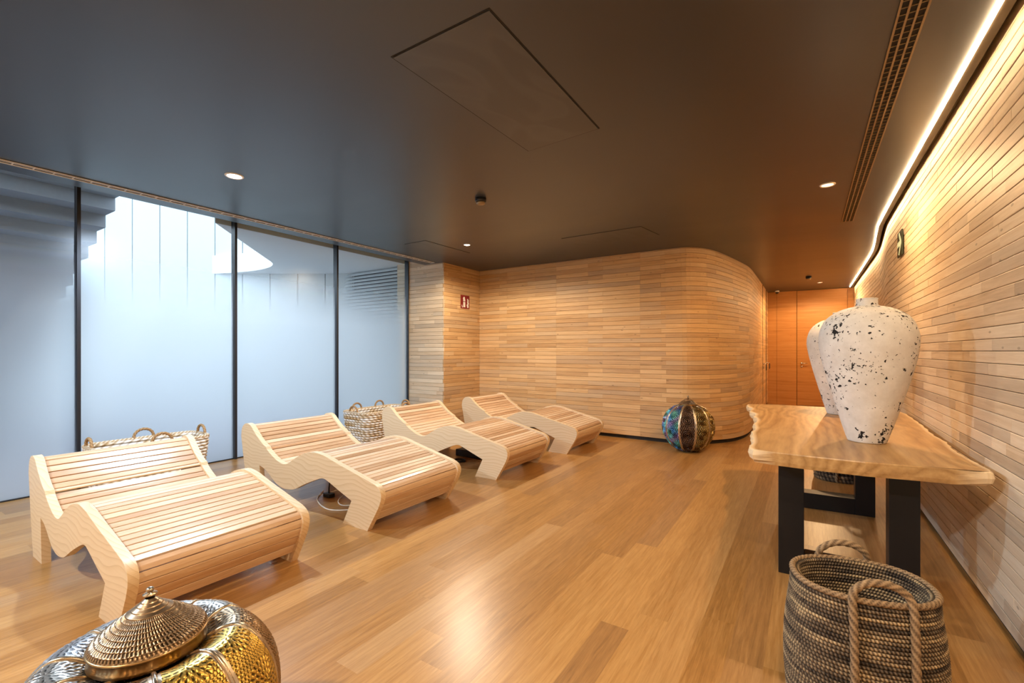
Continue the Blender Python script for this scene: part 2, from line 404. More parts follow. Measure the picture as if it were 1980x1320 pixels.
# ceiling slab: stops short of the glass (recess) and of the right wall (light slot)
cedge = ledp + np.array([.054, 0])
poly = [(XE, YF)] + [tuple(p) for p in cedge] + [(-.9, YD), (XE, YD)]
mb = MB(); mb.prism(poly, ZC, ZC + .19); structure(mb.build('ceiling', M['ceiling']), 'dark grey painted ceiling', 'ceiling')
mb = MB(); mb.box(-6.3, 1.3, YF - .15, YD + .1, 3.05, 3.15); structure(mb.build('roof_slab', M['ceiling']))
mb = MB(); mb.box(-6.3, -5.1, YB + .06, YB + .2, 0, 3.05); mb.box(.98, 1.3, YF, YD, 0, 3.05); structure(mb.build('wall_core', M['dark_gap']))

# ------------------------------------------------------------------ windows
ym = [-2.96, -1.495, -.03, 1.438, 2.902, 4.372, YCOL - .012]  # first two panes are out of view, added to bring in more daylight
for i in range(6):
    a, b = ym[i], ym[i + 1]; a2 = max(a, YF)
    w = structure(empty('window_%d' % (i + 1), (XG, (a2 + b) / 2, 0)))
    mb = MB(); fw = .014
    la, lb = a2 - w.location.y, b - w.location.y
    mb.box(-.045, .045, la, la + fw, 0, 3.05); mb.box(-.045, .045, lb - fw, lb, 0, 3.05)
    mb.box(-.03, .012, la + fw, lb - fw, 0, .012); mb.box(-.03, .03, la + fw, lb - fw, 3.03, 3.05)
    mb.build('window_frame', M['anthracite'], w)
    g = MB(); g.box(-.012, 0, la + fw, lb - fw, .012, 3.03)
    V = g.V; F = g.F
    o = mesh_obj('glass_pane', V, F, None, w, mats=[M['clear'], M['frost']], fmat=[0, 1, 0, 0, 0, 0])

# ------------------------------------------------------------------ outside court
th = math.atan(570 / 880); cs, sn = math.cos(th), math.sin(th)
def cam2w(lat, dep): return (lat * cs - dep * sn, lat * sn + dep * cs)
mb = MB(); D0 = 9.3; pw = 53.3 / 880 * D0; lat0 = -573.5 / 880 * D0
gaps = MB()
k = -16
while True:
    a = lat0 + k * pw; b = a + pw - .02
    if a > -3.2: break
    b = min(b, -3.2); p = [cam2w(a, D0), cam2w(b, D0), cam2w(b, D0 + .1), cam2w(a, D0 + .1)]
    mb.prism(p, 0, 5.2); k += 1
wc = structure(mb.build('wall_court', M['white_panel']), 'white panelled wall of the light court outside', 'wall')
p = [cam2w(-16, D0 + .12), cam2w(-3.0, D0 + .12), cam2w(-3.0, D0 + .2), cam2w(-16, D0 + .2)]
mb = MB(); mb.prism(p, 0, 5.2); mb.build('backing', M['anthracite'], wc)
mb = MB(); mb.box(-22, -6.1, -9, 9, -.05, 0); structure(mb.build('ground_court', M['court_floor']))
hole = catmull([(-6.12, 2.72), (-6.9, 3.45), (-7.7, 4.2), (-7.92, 4.41), (-8.15, 4.58), (-8.5, 4.71), (-9.0, 4.75), (-9.58, 4.66), (-10.6, 4.35)], 8)
mb = MB(); mb.prism([tuple(p) for p in hole] + [(-10.6, 8), (-6.12, 8)], 2.93, 3.3); structure(mb.build('soffit_court', M['soffit_out']), 'pale soffit with a rounded opening outside', 'soffit')
# louvred end of the court
lou = structure(empty('louvre_wall', (-7.2, 5.95, 0)), 'white horizontal louvre wall seen through the last pane', 'louvre')
mb = MB(); z = .02
while z < 2.9:
    V = [(-1.05, 0, z + .012), (1.08, -.02, z + .012), (1.08, .02, z + .056), (-1.05, .04, z + .056)]
    V += [(x, y, zz - .012) for x, y, zz in V]
    mb.add(V, [(0, 1, 2, 3), (7, 6, 5, 4), (0, 4, 5, 1), (1, 5, 6, 2), (2, 6, 7, 3), (3, 7, 4, 0)]); z += .066
mb.build('louvre_slats', M['white_panel'], lou)
mb = MB(); mb.box(-1.05, 1.1, .10, .14, 0, 2.93); mb.build('louvre_backing', M['anthracite'], lou)
mb = MB(); mb.box(1.05, 1.10, -.03, .09, 0, 2.93); mb.box(-1.1, -1.05, -.02, .1, 0, 2.93); mb.build('louvre_post', M['white_panel'], lou)
# outside stair, seen from below: sawtooth plate falling away from the glass
mb = MB(); up = []; rise, run = .150, .318; x, z = -6.24, 3.46
pts = [(x, z)]
while z > .1:
    pts.append((x, z - rise)); x -= run; z -= rise; pts.append((x, z))
top_ = [(px - .02, pz + .16) for px, pz in pts]
ring = pts + top_[::-1]; n = len(ring)
V = [(px, -3.5, pz) for px, pz in ring] + [(px, 1.97, pz) for px, pz in ring]
m_ = len(pts); F = []
for i in range(m_ - 1):
    F.append((i, i + 1, n + i + 1, n + i)); t0, t1 = n - 1 - i, n - 2 - i
    F.append((t0, n + t0, n + t1, t1)); F.append((i, t0, t1, i + 1)); F.append((n + i, n + i + 1, n + t1, n + t0))
F += [(0, n, n + n - 1, n - 1), (m_ - 1, m_, n + m_, n + m_ - 1)]
mb.add(V, F); structure(mb.build('stair_court', M['concrete']), 'grey concrete stair outside, seen from below', 'stair')

# ------------------------------------------------------------------ doors
d = structure(empty('door_1', (.30, YD, 0)), 'orange veneered full height door at the corridor end', 'door')
mb = MB(); mb.box(-.503, .51, -.004, .04, .006, ZC - .004); o = mb.build('door_leaf', M['veneer'], d, bevel=.003); add_uv(o)
def lever(parent, x, y, z, ax, mat, sgn=1):
    mb = MB()
    def q(u, w, zz): return (x + u, y - w, zz) if ax == 'x' else (x + w, y + u, zz)
    mb.tube([q(0, 0, z), q(0, .008, z)], .024, 16); mb.tube([q(0, 0, z), q(0, .05, z), q(.02 * sgn, .055, z), q(.12 * sgn, .055, z)], .009, 10)
    mb.tube([q(0, 0, z - .085), q(0, .008, z - .085)], .022, 16)
    return mb.build('door_handle', mat, parent, True)
lever(o, -.408, -.004, 1.05, 'x', M['chrome'])
d2 = structure(empty('door_2', (-.84, 12.2, 0)), 'flush timber door in the corridor side of the curved wall', 'door')
mb = MB(); mb.box(.0, .010, -.5, -.496, .06, ZC - .01); mb.box(.0, .010, .5, .504, .06, ZC - .01); mb.build('door_joint', M['dark_gap'], d2)
lever(d2, .008, -.38, 1.06, 'y', M['chrome'])
lever(d2, .008, .72, 1.06, 'y', M['chrome'])
for i, (y, nm) in enumerate(((11.84, 'black do not disturb tag hung on the nearer corridor door handle'), (12.94, 'black tag hung on the farther corridor door handle'))):
    mb = MB(); prof = [(-.02, 0), (-.035, -.05), (-.055, -.1), (-.05, -.135), (.05, -.135), (.055, -.1), (.035, -.05), (.02, 0)]
    V = [(-.78, y + a, 1.052 + b) for a, b in prof] + [(-.765, y + a, 1.052 + b) for a, b in prof]
    mb.add(V, [tuple(range(8)), tuple(range(15, 7, -1))] + [(i_, (i_ + 1) % 8, 8 + (i_ + 1) % 8, 8 + i_) for i_ in range(8)])
    tag(mb.build('door_tag', M['black_plastic']), nm.replace(' do not disturb', ''), 'tag', 'tags on the corridor door handles')

# ------------------------------------------------------------------ ceiling fittings
def strip_along(path, x0, x1, z0, z1):
    V = []; n = len(path)
    for p in path: V += [(p[0] + x0, p[1], z0), (p[0] + x1, p[1], z0), (p[0] + x1, p[1], z1), (p[0] + x0, p[1], z1)]
    F = []
    for i in range(n - 1):
        for k in range(4): F.append((i * 4 + k, i * 4 + (k + 1) % 4, i * 4 + 4 + (k + 1) % 4, i * 4 + 4 + k))
    F += [(0, 3, 2, 1), tuple((n - 1) * 4 + k for k in range(4))]; return V, F
lp_ = ledp[ledp[:, 1] < YD - .01]
mb = MB(); mb.add(*strip_along(lp_, -.006, .006, ZC - .011, ZC - .001)); led = mb.build('led_strip', M['led'])
tag(led, 'glowing warm light strip along the ceiling edge by the right wall', 'light strip')
mb = MB(); mb.add(*strip_along(lp_, .006, .052, ZC - .008, ZC - .0005)); mb.build('housing', M['lip'], led)

def downlight(x, y, mat, label, r=.05):
    t = empty('recessed_downlight', (x, y, ZC)); tag(t, label, 'ceiling light')
    mb = MB(); mb.lathe([(r * .78, -.003), (r, -.006), (r * 1.02, 0)], 32); n = 32
    V = []; F = []
    for rr, zz in ((r * .8, 0), (r * .8, -.005), (r * .95, -.008), (r * 1.05, -.001), (r * 1.05, 0)):
        for k in range(n): V.append((rr * math.cos(2 * PI * k / n), rr * math.sin(2 * PI * k / n), zz))
    F = [(j * n + k, j * n + (k + 1) % n, (j + 1) * n + (k + 1) % n, (j + 1) * n + k) for j in range(4) for k in range(n)]
    mb = MB(); mb.add(V, F); mb.build('trim_ring', M['white_metal'], t, True)
    mb = MB(); mb.lathe([(r * .8, -.003), (r * .8, -.001)], 32); mb.build('lens', mat, t)
    return t
downlight(-4.129, 1.985, M['lamp_cool'], 'bright white recessed downlight above the loungers', .07)
downlight(.157, 5.007, M['lamp_warm'], 'amber recessed downlight beside the slot diffuser', .06)
downlight(-4.035, 5.058, M['lamp_cool'], 'small recessed downlight near the window pier', .05)
downlight(.238, 12.045, M['lamp_warm'], 'tiny amber downlight at the corridor end', .05)
def detector(x, y, label, r=.05):
    t = empty('smoke_detector', (x, y, ZC)); tag(t, label, 'smoke detector')
    mb = MB(); mb.lathe([(r, 0), (r, -.03), (r * .92, -.036), (r * .8, -.036)], 28); mb.build('base', M['black_plastic'], t, True)
    mb = MB(); mb.lathe([(r * .8, -.036), (r * .8, -.05), (r * .6, -.058), (r * .2, -.06)], 28); mb.build('sensor_cap', M['tan_metal'], t, True)
detector(-2.70, 3.60, 'black round smoke detector in the middle of the ceiling', .055)
detector(.03, 11.0, 'small black smoke detector near the corridor end', .05)
t = empty('security_camera', (-.62, 13.1, ZC)); tag(t, 'small dark dome camera at the far end of the corridor ceiling', 'camera')
mb = MB(); mb.lathe([(.05, 0), (.05, -.03), (.045, -.035)], 24); mb.build('base', M['white_metal'], t, True)
mb = MB(); mb.lathe([(.042, -.035), (.038, -.055), (.025, -.07), (.008, -.076)], 24); mb.build('dome', M['black_plastic'], t, True)

def hatch(P, label, gap=.006):
    t = empty('ceiling_hatch', (0, 0, 0)); tag(t, label, 'access panel')
    cx = sum(p[0] for p in P) / 4; cy = sum(p[1] for p in P) / 4; t.location = (cx, cy, ZC)
    L = [(p[0] - cx, p[1] - cy) for p in P]
    def sh(k): return [(x * (1 + k / abs(L[0][0])), y * (1 + k / abs(L[0][1]))) for x, y in L]
    mb = MB(); mb.prism(sh(-gap), -.005, 0); mb.build('panel', M['hatch'], t)
    o, i = sh(gap * .5), sh(-gap); V = [(*p, -.0015) for p in o] + [(*p, -.0015) for p in i] + [(*p, 0) for p in o] + [(*p, 0) for p in i]
    F = []
    for k in range(4):
        j = (k + 1) % 4; F += [(k, j, 4 + j, 4 + k), (8 + k, 12 + k, 12 + j, 8 + j), (k, 8 + k, 8 + j, j), (4 + k, 4 + j, 12 + j, 12 + k)]
    mb = MB(); mb.add(V, F); mb.build('seam', M['dark_gap'], t)
hatch([(-1.784, 1.619), (-1.17, 1.623), (-1.176, 2.90), (-1.758, 2.94)], 'large dark ceiling access hatch with scuffed paint')
hatch([(-2.75, 5.46), (-1.68, 5.45), (-1.60, 5.98), (-2.74, 5.98)], 'faint ceiling hatch in front of the curved wall', .003)
hatch([(-4.75, 4.55), (-4.35, 4.55), (-4.33, 5.5), (-4.75, 5.5)], 'faint ceiling hatch beside the window diffuser', .002)

def diffuser(x0, x1, y0, y1, rows, pitch, mat, label, bar=.004):
    t = empty('slot_diffuser', ((x0 + x1) / 2, (y0 + y1) / 2, ZC)); tag(t, label, 'air vent')
    hw = (x1 - x0) / 2; hl = (y1 - y0) / 2; mb = MB()
    mb.box(-hw, hw, -hl, hl, -.003, 0); mb.build('dark_slot', M['dark_gap'], t)
    mb = MB(); rw = .009
    for k in range(rows + 1):
        x = -hw + (2 * hw - rw) * k / rows; mb.box(x, x + rw, -hl, hl, -.010, -.001)
    mb.box(-hw, hw, -hl, -hl + .008, -.010, -.001); mb.box(-hw, hw, hl - .008, hl, -.010, -.001); mb.build('frame', mat, t)
    mb = MB(); y = -hl + pitch  # cross bars of the grid, all in one mesh
    while y < hl: mb.box(-hw, hw, y, y + bar, -.007, -.002); y += pitch
    if rows == 1: mb.box(-.003, .003, -hl, hl, -.006, -.003)
    mb.build('grid_bars', mat, t)
diffuser(.337, .448, .6, 6.52, 3, .05, M['tan_metal'], 'long triple slot air diffuser beside the light strip')
diffuser(-5.375, -5.285, YF, 5.76, 1, .12, M['white_metal'], 'long pale slot air diffuser above the window wall', .008)

# ------------------------------------------------------------------ signs
def poly_plate(P3, n, th):
    """polygon (3D points) extruded by th along n"""
    a = [tuple(p) for p in P3]; b = [tuple(Vector(p) + Vector(n) * th) for p in P3]; k = len(a)
    return a + b, [tuple(range(k)), tuple(range(2 * k - 1, k - 1, -1))] + [(i, k + i, k + (i + 1) % k, (i + 1) % k) for i in range(k)]
M['sign_red'] = plain('sign_red', (.22, .012, .012), .45); M['sign_white'] = plain('sign_white', (.82, .78, .68), .5)
M['sign_green'] = plain('sign_green', (.010, .020, .007), .4); M['sign_glow'] = plain('sign_pale_green', (.62, .82, .70), .5)
t = empty('fire_sign', (XCOL, 6.43, 2.235)); tag(t, 'red fire extinguisher sign on the timber pier', 'sign')
mb = MB(); mb.box(.003, .008, -.125, .125, -.12, .12); pl_ = mb.build('plate', M['sign_red'], t, bevel=.002)
def onx(P): return [(.008, y, z) for y, z in P]
mb = MB()
cyl = [(-.055, -.095), (.0, -.095), (.0, .0), (-.055, .0)]; neck = [(-.055, .012), (.0, .012), (.0, .04), (-.008, .058), (-.012, .085), (-.028, .094), (-.05, .085), (-.065, .06), (-.055, .05)]
mb.add(*poly_plate(onx(cyl), (1, 0, 0), .002)); mb.add(*poly_plate(onx(neck), (1, 0, 0), .002))
mb.add(*poly_plate(onx([(-.10, -.06), (-.09, -.055), (-.07, -.1), (-.085, -.105)]), (1, 0, 0), .002)); mb.build('extinguisher_symbol', M['sign_white'], pl_)
mb = MB()
fl = [(.04, -.05), (.06, -.10), (.085, -.105), (.10, -.075), (.09, -.05), (.105, -.02), (.09, .01), (.1, .03), (.075, .065), (.05, .055), (.065, .03), (.055, .0), (.065, -.03)]
mb.add(*poly_plate(onx(fl), (1, 0, 0), .002)); mb.build('flame_symbol', M['sign_white'], pl_)
t = empty('exit_sign', (.781, 5.86, 2.41)); tag(t, 'dark green exit arrow sign on the right wall', 'sign')
mb = MB(); mb.box(-.012, .0, -.125, .125, -.122, .122); pl_ = mb.build('plate', M['sign_green'], t, bevel=.002)
def on2(P): return [(-.012, y, z) for y, z in P]
# arrow points toward the near end of the room (-y)
ar = [(.050, .100), (.005, .112), (-.105, .014), (-.105, -.014), (.005, -.112), (.050, -.100), (-.03, -.026), (.112, -.026), (.112, .026), (-.03, .026)]
mb = MB(); mb.add(*poly_plate(on2(ar), (-1, 0, 0), .002)); mb.build('arrow', M['sign_glow'], pl_)

# ------------------------------------------------------------------ loungers
PROF_TOP = [(.0, .53), (.012, .60), (.05, .645), (.105, .66), (.165, .645), (.215, .603), (.30, .535), (.385, .485), (.418, .474), (.432, .452), (.49, .418), (.58, .376), (.645, .358), (.70, .356), (.755, .371), (.86, .43), (.97, .482), (1.08, .508), (1.15, .511), (1.25, .498), (1.40, .460), (1.60, .414), (1.77, .375), (1.83, .358), (1.868, .335), (1.888, .30), (1.886, .255), (1.862, .195)]
PROF_BOT = [(1.745, 0), (1.47, 0), (1.57, .195), (1.42, .25), (1.28, .303), (1.235, .312), (1.19, .305), (1.10, .272), (.98, .222), (.86, .165), (.80, .148), (.72, .138), (.64, .145), (.56, .172), (.48, .222), (.40, .266), (.31, .290), (.34, 0), (.12, 0), (.045, .30)]
W = .92; TH = .045
def side_panel(y0, parent, sx):
    tp = [tuple(p) for p in catmull(PROF_TOP[:9], 4)] + [tuple(p) for p in catmull(PROF_TOP[9:], 4)]
    mid = [tuple(p) for p in catmull(PROF_BOT[3:17], 3)]
    ring = [(x * sx, z) for x, z in tp + PROF_BOT[:3] + mid + PROF_BOT[17:]]
    n = len(ring); V = [(x, y0, z) for x, z in ring] + [(x, y0 + TH, z) for x, z in ring]
    F = [tuple(range(n)), tuple(range(2 * n - 1, n - 1, -1))] + [(i, n + i, n + (i + 1) % n, (i + 1) % n) for i in range(n)]
    mb = MB(); mb.add(V, F); o = mb.build('side_panel', M['pine'], parent)
    bm = bmesh.new(); bm.from_mesh(o.data); bmesh.ops.triangulate(bm, faces=[f for f in bm.faces if len(f.verts) > 4]); bm.to_mesh(o.data); bm.free()
    md = o.modifiers.new('edge', 'BEVEL'); md.width = .007; md.segments = 3; md.limit_method = 'ANGLE'; md.angle_limit = math.radians(50)
    return o
def slats(curve, widths, parent, name, sx, inset=.016, th=.02):
    P = np.array(curve, float); P[:, 0] *= sx; d = np.r_[0, np.cumsum(np.linalg.norm(np.diff(P, axis=0), axis=1))]
    V = []; F = []; UV = []; C = []; s = 0
    def pt(s, off):
        p = np.array([np.interp(s, d, P[:, 0]), np.interp(s, d, P[:, 1])]); q = np.array([np.interp(min(s + .004, d[-1]), d, P[:, 0]) - np.interp(max(s - .004, 0), d, P[:, 0]), np.interp(min(s + .004, d[-1]), d, P[:, 1]) - np.interp(max(s - .004, 0), d, P[:, 1])])
        q /= np.linalg.norm(q); return p + np.array([q[1], -q[0]]) * off
    while s < d[-1] - .012:
        e = min(s + widths, d[-1]); g = .003; c = (random.random() ** .8, random.random() * .4, random.random()); uo, vo = random.random() * 30, random.random() * 30
        ring = [pt(s + g, inset + th), pt(s + g, inset + .002), pt(s + g + .002, inset), pt((s + e) / 2, inset), pt(e - g - .002, inset), pt(e - g, inset + .002), pt(e - g, inset + th)]
        b = len(V)
        for y in (TH - .004, W - TH + .004):
            for i, r in enumerate(ring): V.append((r[0], y, r[1])); UV.append((y + uo, s + i * .008 + vo)); C.append(c)
        n = len(ring)
        for i in range(n): F.append((b + i, b + n + i, b + n + (i + 1) % n, b + (i + 1) % n))
        s = e
    F = np.array(F)[:, ::-1].copy()
    return mesh_obj(name, V, F, M['slat'], parent, False, UV, {'rnd': C})
def lounger(x0, y0, sx, label, rz=0):
    t = empty('wooden_lounger', (x0, y0, 0), rz); tag(t, label, 'lounger', 'curved wooden loungers in a row')
    side_panel(0, t, sx); side_panel(W - TH, t, sx)
    crv = catmull(PROF_TOP, 6); i1 = np.argmin(abs(crv[:, 0] - .70)); k0 = np.argmin(abs(crv[:80, 0] - .03)); kf = np.argmin(abs(crv[:, 0] - 1.835) + (crv[:, 1] < .33))
    slats(crv[k0:i1 + 1], .05, t, 'backrest', sx); slats(crv[i1:kf + 1], .05, t, 'leg_rest', sx)
    fr = list(crv[kf:]) + [(1.80, .10), (1.776, .055)]
    slats(fr, .068, t, 'front_apron', sx)
    # rails that carry the slats
    for xa, xb, za, zb in ((.34, .42, .27, .40), (1.25, 1.33, .33, .42)):
        mb = MB(); mb.box(xa * sx, xb * sx, TH, W - TH, za, zb); mb.build('cross_rail', M['pine'], t)
    return t
lounger(-4.385, .80, .925, 'wooden slatted lounger in front, nearest the camera and the big lantern')
lounger(-4.60, 2.275, 1.05, 'wooden slatted lounger with white cables showing on the floor beneath it')
lounger(-4.475, 3.905, 1.0, 'wooden slatted lounger beside the white woven basket, third from the camera')
lounger(-4.40, 5.39, 1.01, 'wooden slatted lounger farthest back, against the timber back wall')

# cables under the loungers
def cable(name, pts, r, mat, label, cat):
    c = catmull(pts, 10); mb = MB(); mb.tube([tuple(p) for p in c], r, 8); o = mb.build(name, mat, None, True); tag(o, label, cat); return o
cable('power_cable', [(-3.92, 2.70, .006), (-3.72, 2.50, .006), (-3.40, 2.40, .006), (-3.22, 2.56, .006), (-3.25, 2.85, .006), (-3.1, 2.95, .006)], .006, M['white_cable'], 'white cable looping on the floor under the second lounger', 'cable')
cable('power_cable', [(-3.62, 2.74, .024), (-3.50, 2.56, .024), (-3.34, 2.50, .024), (-3.2, 2.68, .024), (-3.05, 2.9, .006)], .004, M['white_cable'], 'thinner white cable crossing the looped one under the second lounger', 'cable')
t = empty('power_plug', (-3.72, 2.62, 0)); tag(t, 'black plug block on the floor under the second lounger', 'plug')
mb = MB(); mb.box(-.05, .05, -.03, .03, 0, .035); mb.build('block', M['black_plastic'], t, bevel=.006)
mb = MB(); mb.tube([(0, 0, .035), (0, 0, .08), (.01, 0, .14), (0, 0, .2)], .006, 8); mb.build('cord', M['black_plastic'], t, True)
c = [(-3.55 + .07 * math.cos(a) * (1 + .1 * math.sin(3 * a)), 4.30 + .07 * math.sin(a), .008 + a * .0012) for a in np.linspace(0, 6 * PI, 60)]
mb = MB(); mb.tube(c, .004, 6); tag(mb.build('cable_coil', M['black_plastic'], None, True), 'coiled black cable under the third lounger', 'cable')
t = empty('heater_box', (-3.62, 4.66, 0)); tag(t, 'dark metal heater box on the floor under the third lounger', 'heater')
mb = MB(); mb.box(-.2, .2, -.11, .11, 0, .085); mb.build('casing', M['anthracite'], t, bevel=.01)

# ------------------------------------------------------------------ table
ZT, TT = .78, .075
Lft = [(-.262, 2.968), (-.292, 3.05), (-.288, 3.22), (-.304, 3.39), (-.330, 3.62), (-.325, 3.83), (-.352, 4.05), (-.352, 4.30), (-.392, 4.52), (-.395, 4.70), (-.46, 4.87), (-.462, 5.1), (-.52, 5.32), (-.54, 5.485)]
Far = [(-.40, 5.57), (-.27, 5.61), (.137, 5.63), (.50, 5.60), (.70, 5.59)]
Rgt = [(.752, 5.56), (.765, 5.415), (.762, 5.1), (.757, 4.84), (.752, 4.60), (.738, 4.35), (.733, 4.13), (.742, 3.95), (.735, 3.81), (.722, 3.62), (.722, 3.48), (.735, 3.27), (.745, 3.12), (.742, 3.035), (.715, 3.018)]
Frt = [(.60, 3.01), (.477, 2.996), (.253, 2.955), (-.002, 2.955), (-.15, 2.964)]
lft = [tuple(p) for p in catmull(Lft, 4)]; rgt = [tuple(p) for p in catmull(Rgt, 4)]
ring = lft + Far + rgt + Frt; n = len(ring)
ed = [1] * len(lft) + [0] * len(Far) + [1] * len(rgt) + [0] * len(Frt)
t = empty('live_edge_table', (.2, 4.2, 0)); tag(t, 'live edge timber slab table on black steel legs by the right wall', 'table')
V = []; E = []; F = []
def jit(i, k): return (0 if i < 6 or len(lft) + len(Far) + len(rgt) - 9 < i < len(lft) + len(Far) + len(rgt) + 1 else 1) * .006 * math.sin(i * 1.7 + k) 
for k, (z, ins) in enumerate(((ZT, .012), (ZT - .006, .002), (ZT - .03, -.004), (ZT - .055, .004), (ZT - TT, .03))):
    for i, (x, y) in enumerate(ring):
        px, py = ring[i - 1]; qx, qy = ring[(i + 1) % n]; tx, ty = qx - px, qy - py; l = math.hypot(tx, ty) + 1e-9
        nx, ny = ty / l, -tx / l; m_ = (ins + jit(i, k) * (k > 0)) if ed[i] else (.003 if k in (0, 4) else 0)
        V.append((x + nx * m_ - .2, y + ny * m_ - 4.2, z)); E.append((1, 1, 1) if ed[i] else (0, 0, 0))
for k in range(4):
    for i in range(n): F.append((k * n + i, k * n + (i + 1) % n, (k + 1) * n + (i + 1) % n, (k + 1) * n + i))
# inner ring so that the pale sapwood stays at the edge
b = len(V)
for i, (x, y) in enumerate(ring):
    cx = .2; w = .035 if ed[i] else 0
    V.append((x + (w if x < cx else -w) * (1 if ed[i] else 0) - .2, min(max(y, 3.0), 5.55) - 4.2, ZT)); E.append((0, 0, 0))
for i in range(n): F.append((i, b + i, b + (i + 1) % n, (i + 1) % n))
F.append(tuple(range(b, b + n))); F.append(tuple(range(4 * n, 5 * n)))
o = mesh_obj('slab_top', V, F, M['slab'], t, False, attrs={'edge': E})
bm = bmesh.new(); bm.from_mesh(o.data); bmesh.ops.recalc_face_normals(bm, faces=bm.faces)
bmesh.ops.triangulate(bm, faces=[f for f in bm.faces if len(f.verts) > 4]); bm.to_mesh(o.data); bm.free()
def leg_frame(x0, x1, y0, y1, skew):
    mb = MB(); w = .132; zt = ZT - TT
    def bx(xa, xb, za, zb):
        V = [(x - .2, y + skew * (x - x0) - 4.2, z) for x in (xa, xb) for y in (y0, y1) for z in (za, zb)]
        mb.add(V, [(0, 1, 3, 2), (4, 6, 7, 5), (0, 4, 5, 1), (2, 3, 7, 6), (0, 2, 6, 4), (1, 5, 7, 3)])
    bx(x0, x0 + w, 0, zt); bx(x1 - w, x1, 0, zt); bx(x0 + w, x1 - w, 0, .13); bx(x0 + w, x1 - w, zt - .03, zt)
    return mb.build('leg_frame', M['black'], t, bevel=.003)
leg_frame(-.146, .512, 3.22, 3.34, .03); leg_frame(-.16, .467, 4.66, 4.80, .06)

# ------------------------------------------------------------------ vases
def vase(x, y, label, rz, k=1.0, hk=1.0):
    pr = [(0, 0), (.092, 0), (.100, .004), (.112, .04), (.136, .12), (.170, .24), (.206, .37), (.234, .49), (.250, .58), (.2545, .635), (.250, .69), (.232, .745), (.200, .790), (.150, .825), (.105, .843), (.072, .851), (.060, .857), (.057, .868), (.056, .892), (.058, .900), (.050, .902), (.045, .895), (.044, .86), (.04, .84), (0, .83)]
    P = catmull(pr[1:-1], 5); n = 96; V = []
    for r, z in P:
        for a in range(n):
            an = 2 * PI * a / n; w = 1 + .006 * math.sin(3 * an + z * 9) + .004 * math.sin(5 * an - z * 14); V.append((r * k * w * math.cos(an), r * k * w * math.sin(an), z * hk))
    F = [tuple(f) for f in grid_faces(n, len(P))]; F.append(tuple(range(n))[::-1]); F.append(tuple(range((len(P) - 1) * n, len(P) * n)))
    o = mesh_obj('ceramic_vase', V, F, M['vase'], None, True); o.location = (x, y, ZT + .001); o.rotation_euler = (0, 0, rz); tag(o, label, 'vase', 'pitted white vases on the slab table'); return o
vase(.319, 3.64, 'large white vase with black pits at the front of the slab table', .4)
vase(.255, 5.09, 'white pitted vase half hidden behind the front vase', 2.3, 1.0, 1.02)

# ------------------------------------------------------------------ woven baskets
def woven(name, outline, hgt, rows, tw, mat, parent, flare=lambda t: 1.0, amp=.006, inner=True, light=.5, seed=1, sub=7):
    """coiled and twisted fibre wall on a plan outline; the outside and the inside are one skin"""
    rg = np.random.default_rng(seed); O = np.array(outline, float); n = len(O)
    nx = np.roll(O, -1, 0) - np.roll(O, 1, 0); nx /= np.linalg.norm(nx, axis=1)[:, None]; N = np.stack([nx[:, 1], -nx[:, 0]], -1)
    per = np.r_[0, np.cumsum(np.linalg.norm(np.diff(np.vstack([O, O[:1]]), axis=0), axis=1))][:-1]
    V = []; C = []; nv = rows * sub + 1
    phase = rg.random(rows + 1) * 6; tone = rg.random(rows + 1); patch = rg.random((rows + 1, 24))
    def layer(sgn, order):
        for j in order:
            t = j / (nv - 1); v = t * rows; row = min(int(v), rows - 1); fr = v - row
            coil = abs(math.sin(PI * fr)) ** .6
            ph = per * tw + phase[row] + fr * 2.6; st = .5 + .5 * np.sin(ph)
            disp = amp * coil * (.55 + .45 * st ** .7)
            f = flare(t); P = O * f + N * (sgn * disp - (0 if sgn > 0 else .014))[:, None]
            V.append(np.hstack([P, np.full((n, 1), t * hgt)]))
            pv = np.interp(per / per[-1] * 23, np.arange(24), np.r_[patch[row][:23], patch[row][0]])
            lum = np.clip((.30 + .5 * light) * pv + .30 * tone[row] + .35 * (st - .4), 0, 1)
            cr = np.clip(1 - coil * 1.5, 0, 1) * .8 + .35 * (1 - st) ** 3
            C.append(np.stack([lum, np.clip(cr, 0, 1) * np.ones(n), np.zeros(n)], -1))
    layer(1, range(nv)); layer(-1, range(nv - 1, 1, -1))
    nr = len(V); V = np.vstack(V); C = np.vstack(C); F = grid_faces(n, nr)
    o = mesh_obj(name, V, F, mat, parent, True, attrs={'rnd': C}); return o
def basket_floor(outline, z, mat, parent, k=.95):
    mb = MB(); mb.prism([(x * k, y * k) for x, y in outline], z, z + .012); return mb.build('basket_base', mat, parent)
def rope(pts, r, mat, parent, name, pitch=.03, strands=3):
    c = resample(catmull(pts, 10), .006); mb = MB()
    L = np.r_[0, np.cumsum(np.linalg.norm(np.diff(c, axis=0), axis=1))]
    f = lambda i, a: .80 + .28 * abs(math.cos(strands / 2 * a + L[i] / pitch * PI))
    mb.tube([tuple(p) for p in c], r, 14, rfun=f)
    o = mb.build(name, mat, parent, True)
    for i, a in enumerate(o.data.attributes['rnd'].data): 
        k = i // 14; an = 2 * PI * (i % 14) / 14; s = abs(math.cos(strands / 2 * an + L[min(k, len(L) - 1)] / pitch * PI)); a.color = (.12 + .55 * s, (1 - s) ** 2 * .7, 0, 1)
    return o
def oval(a, b, n, p=2.3):
    return [(a * abs(math.cos(t)) ** (2 / p) * math.copysign(1, math.cos(t)), b * abs(math.sin(t)) ** (2 / p) * math.copysign(1, math.sin(t))) for t in np.linspace(0, 2 * PI, n, endpoint=False)]
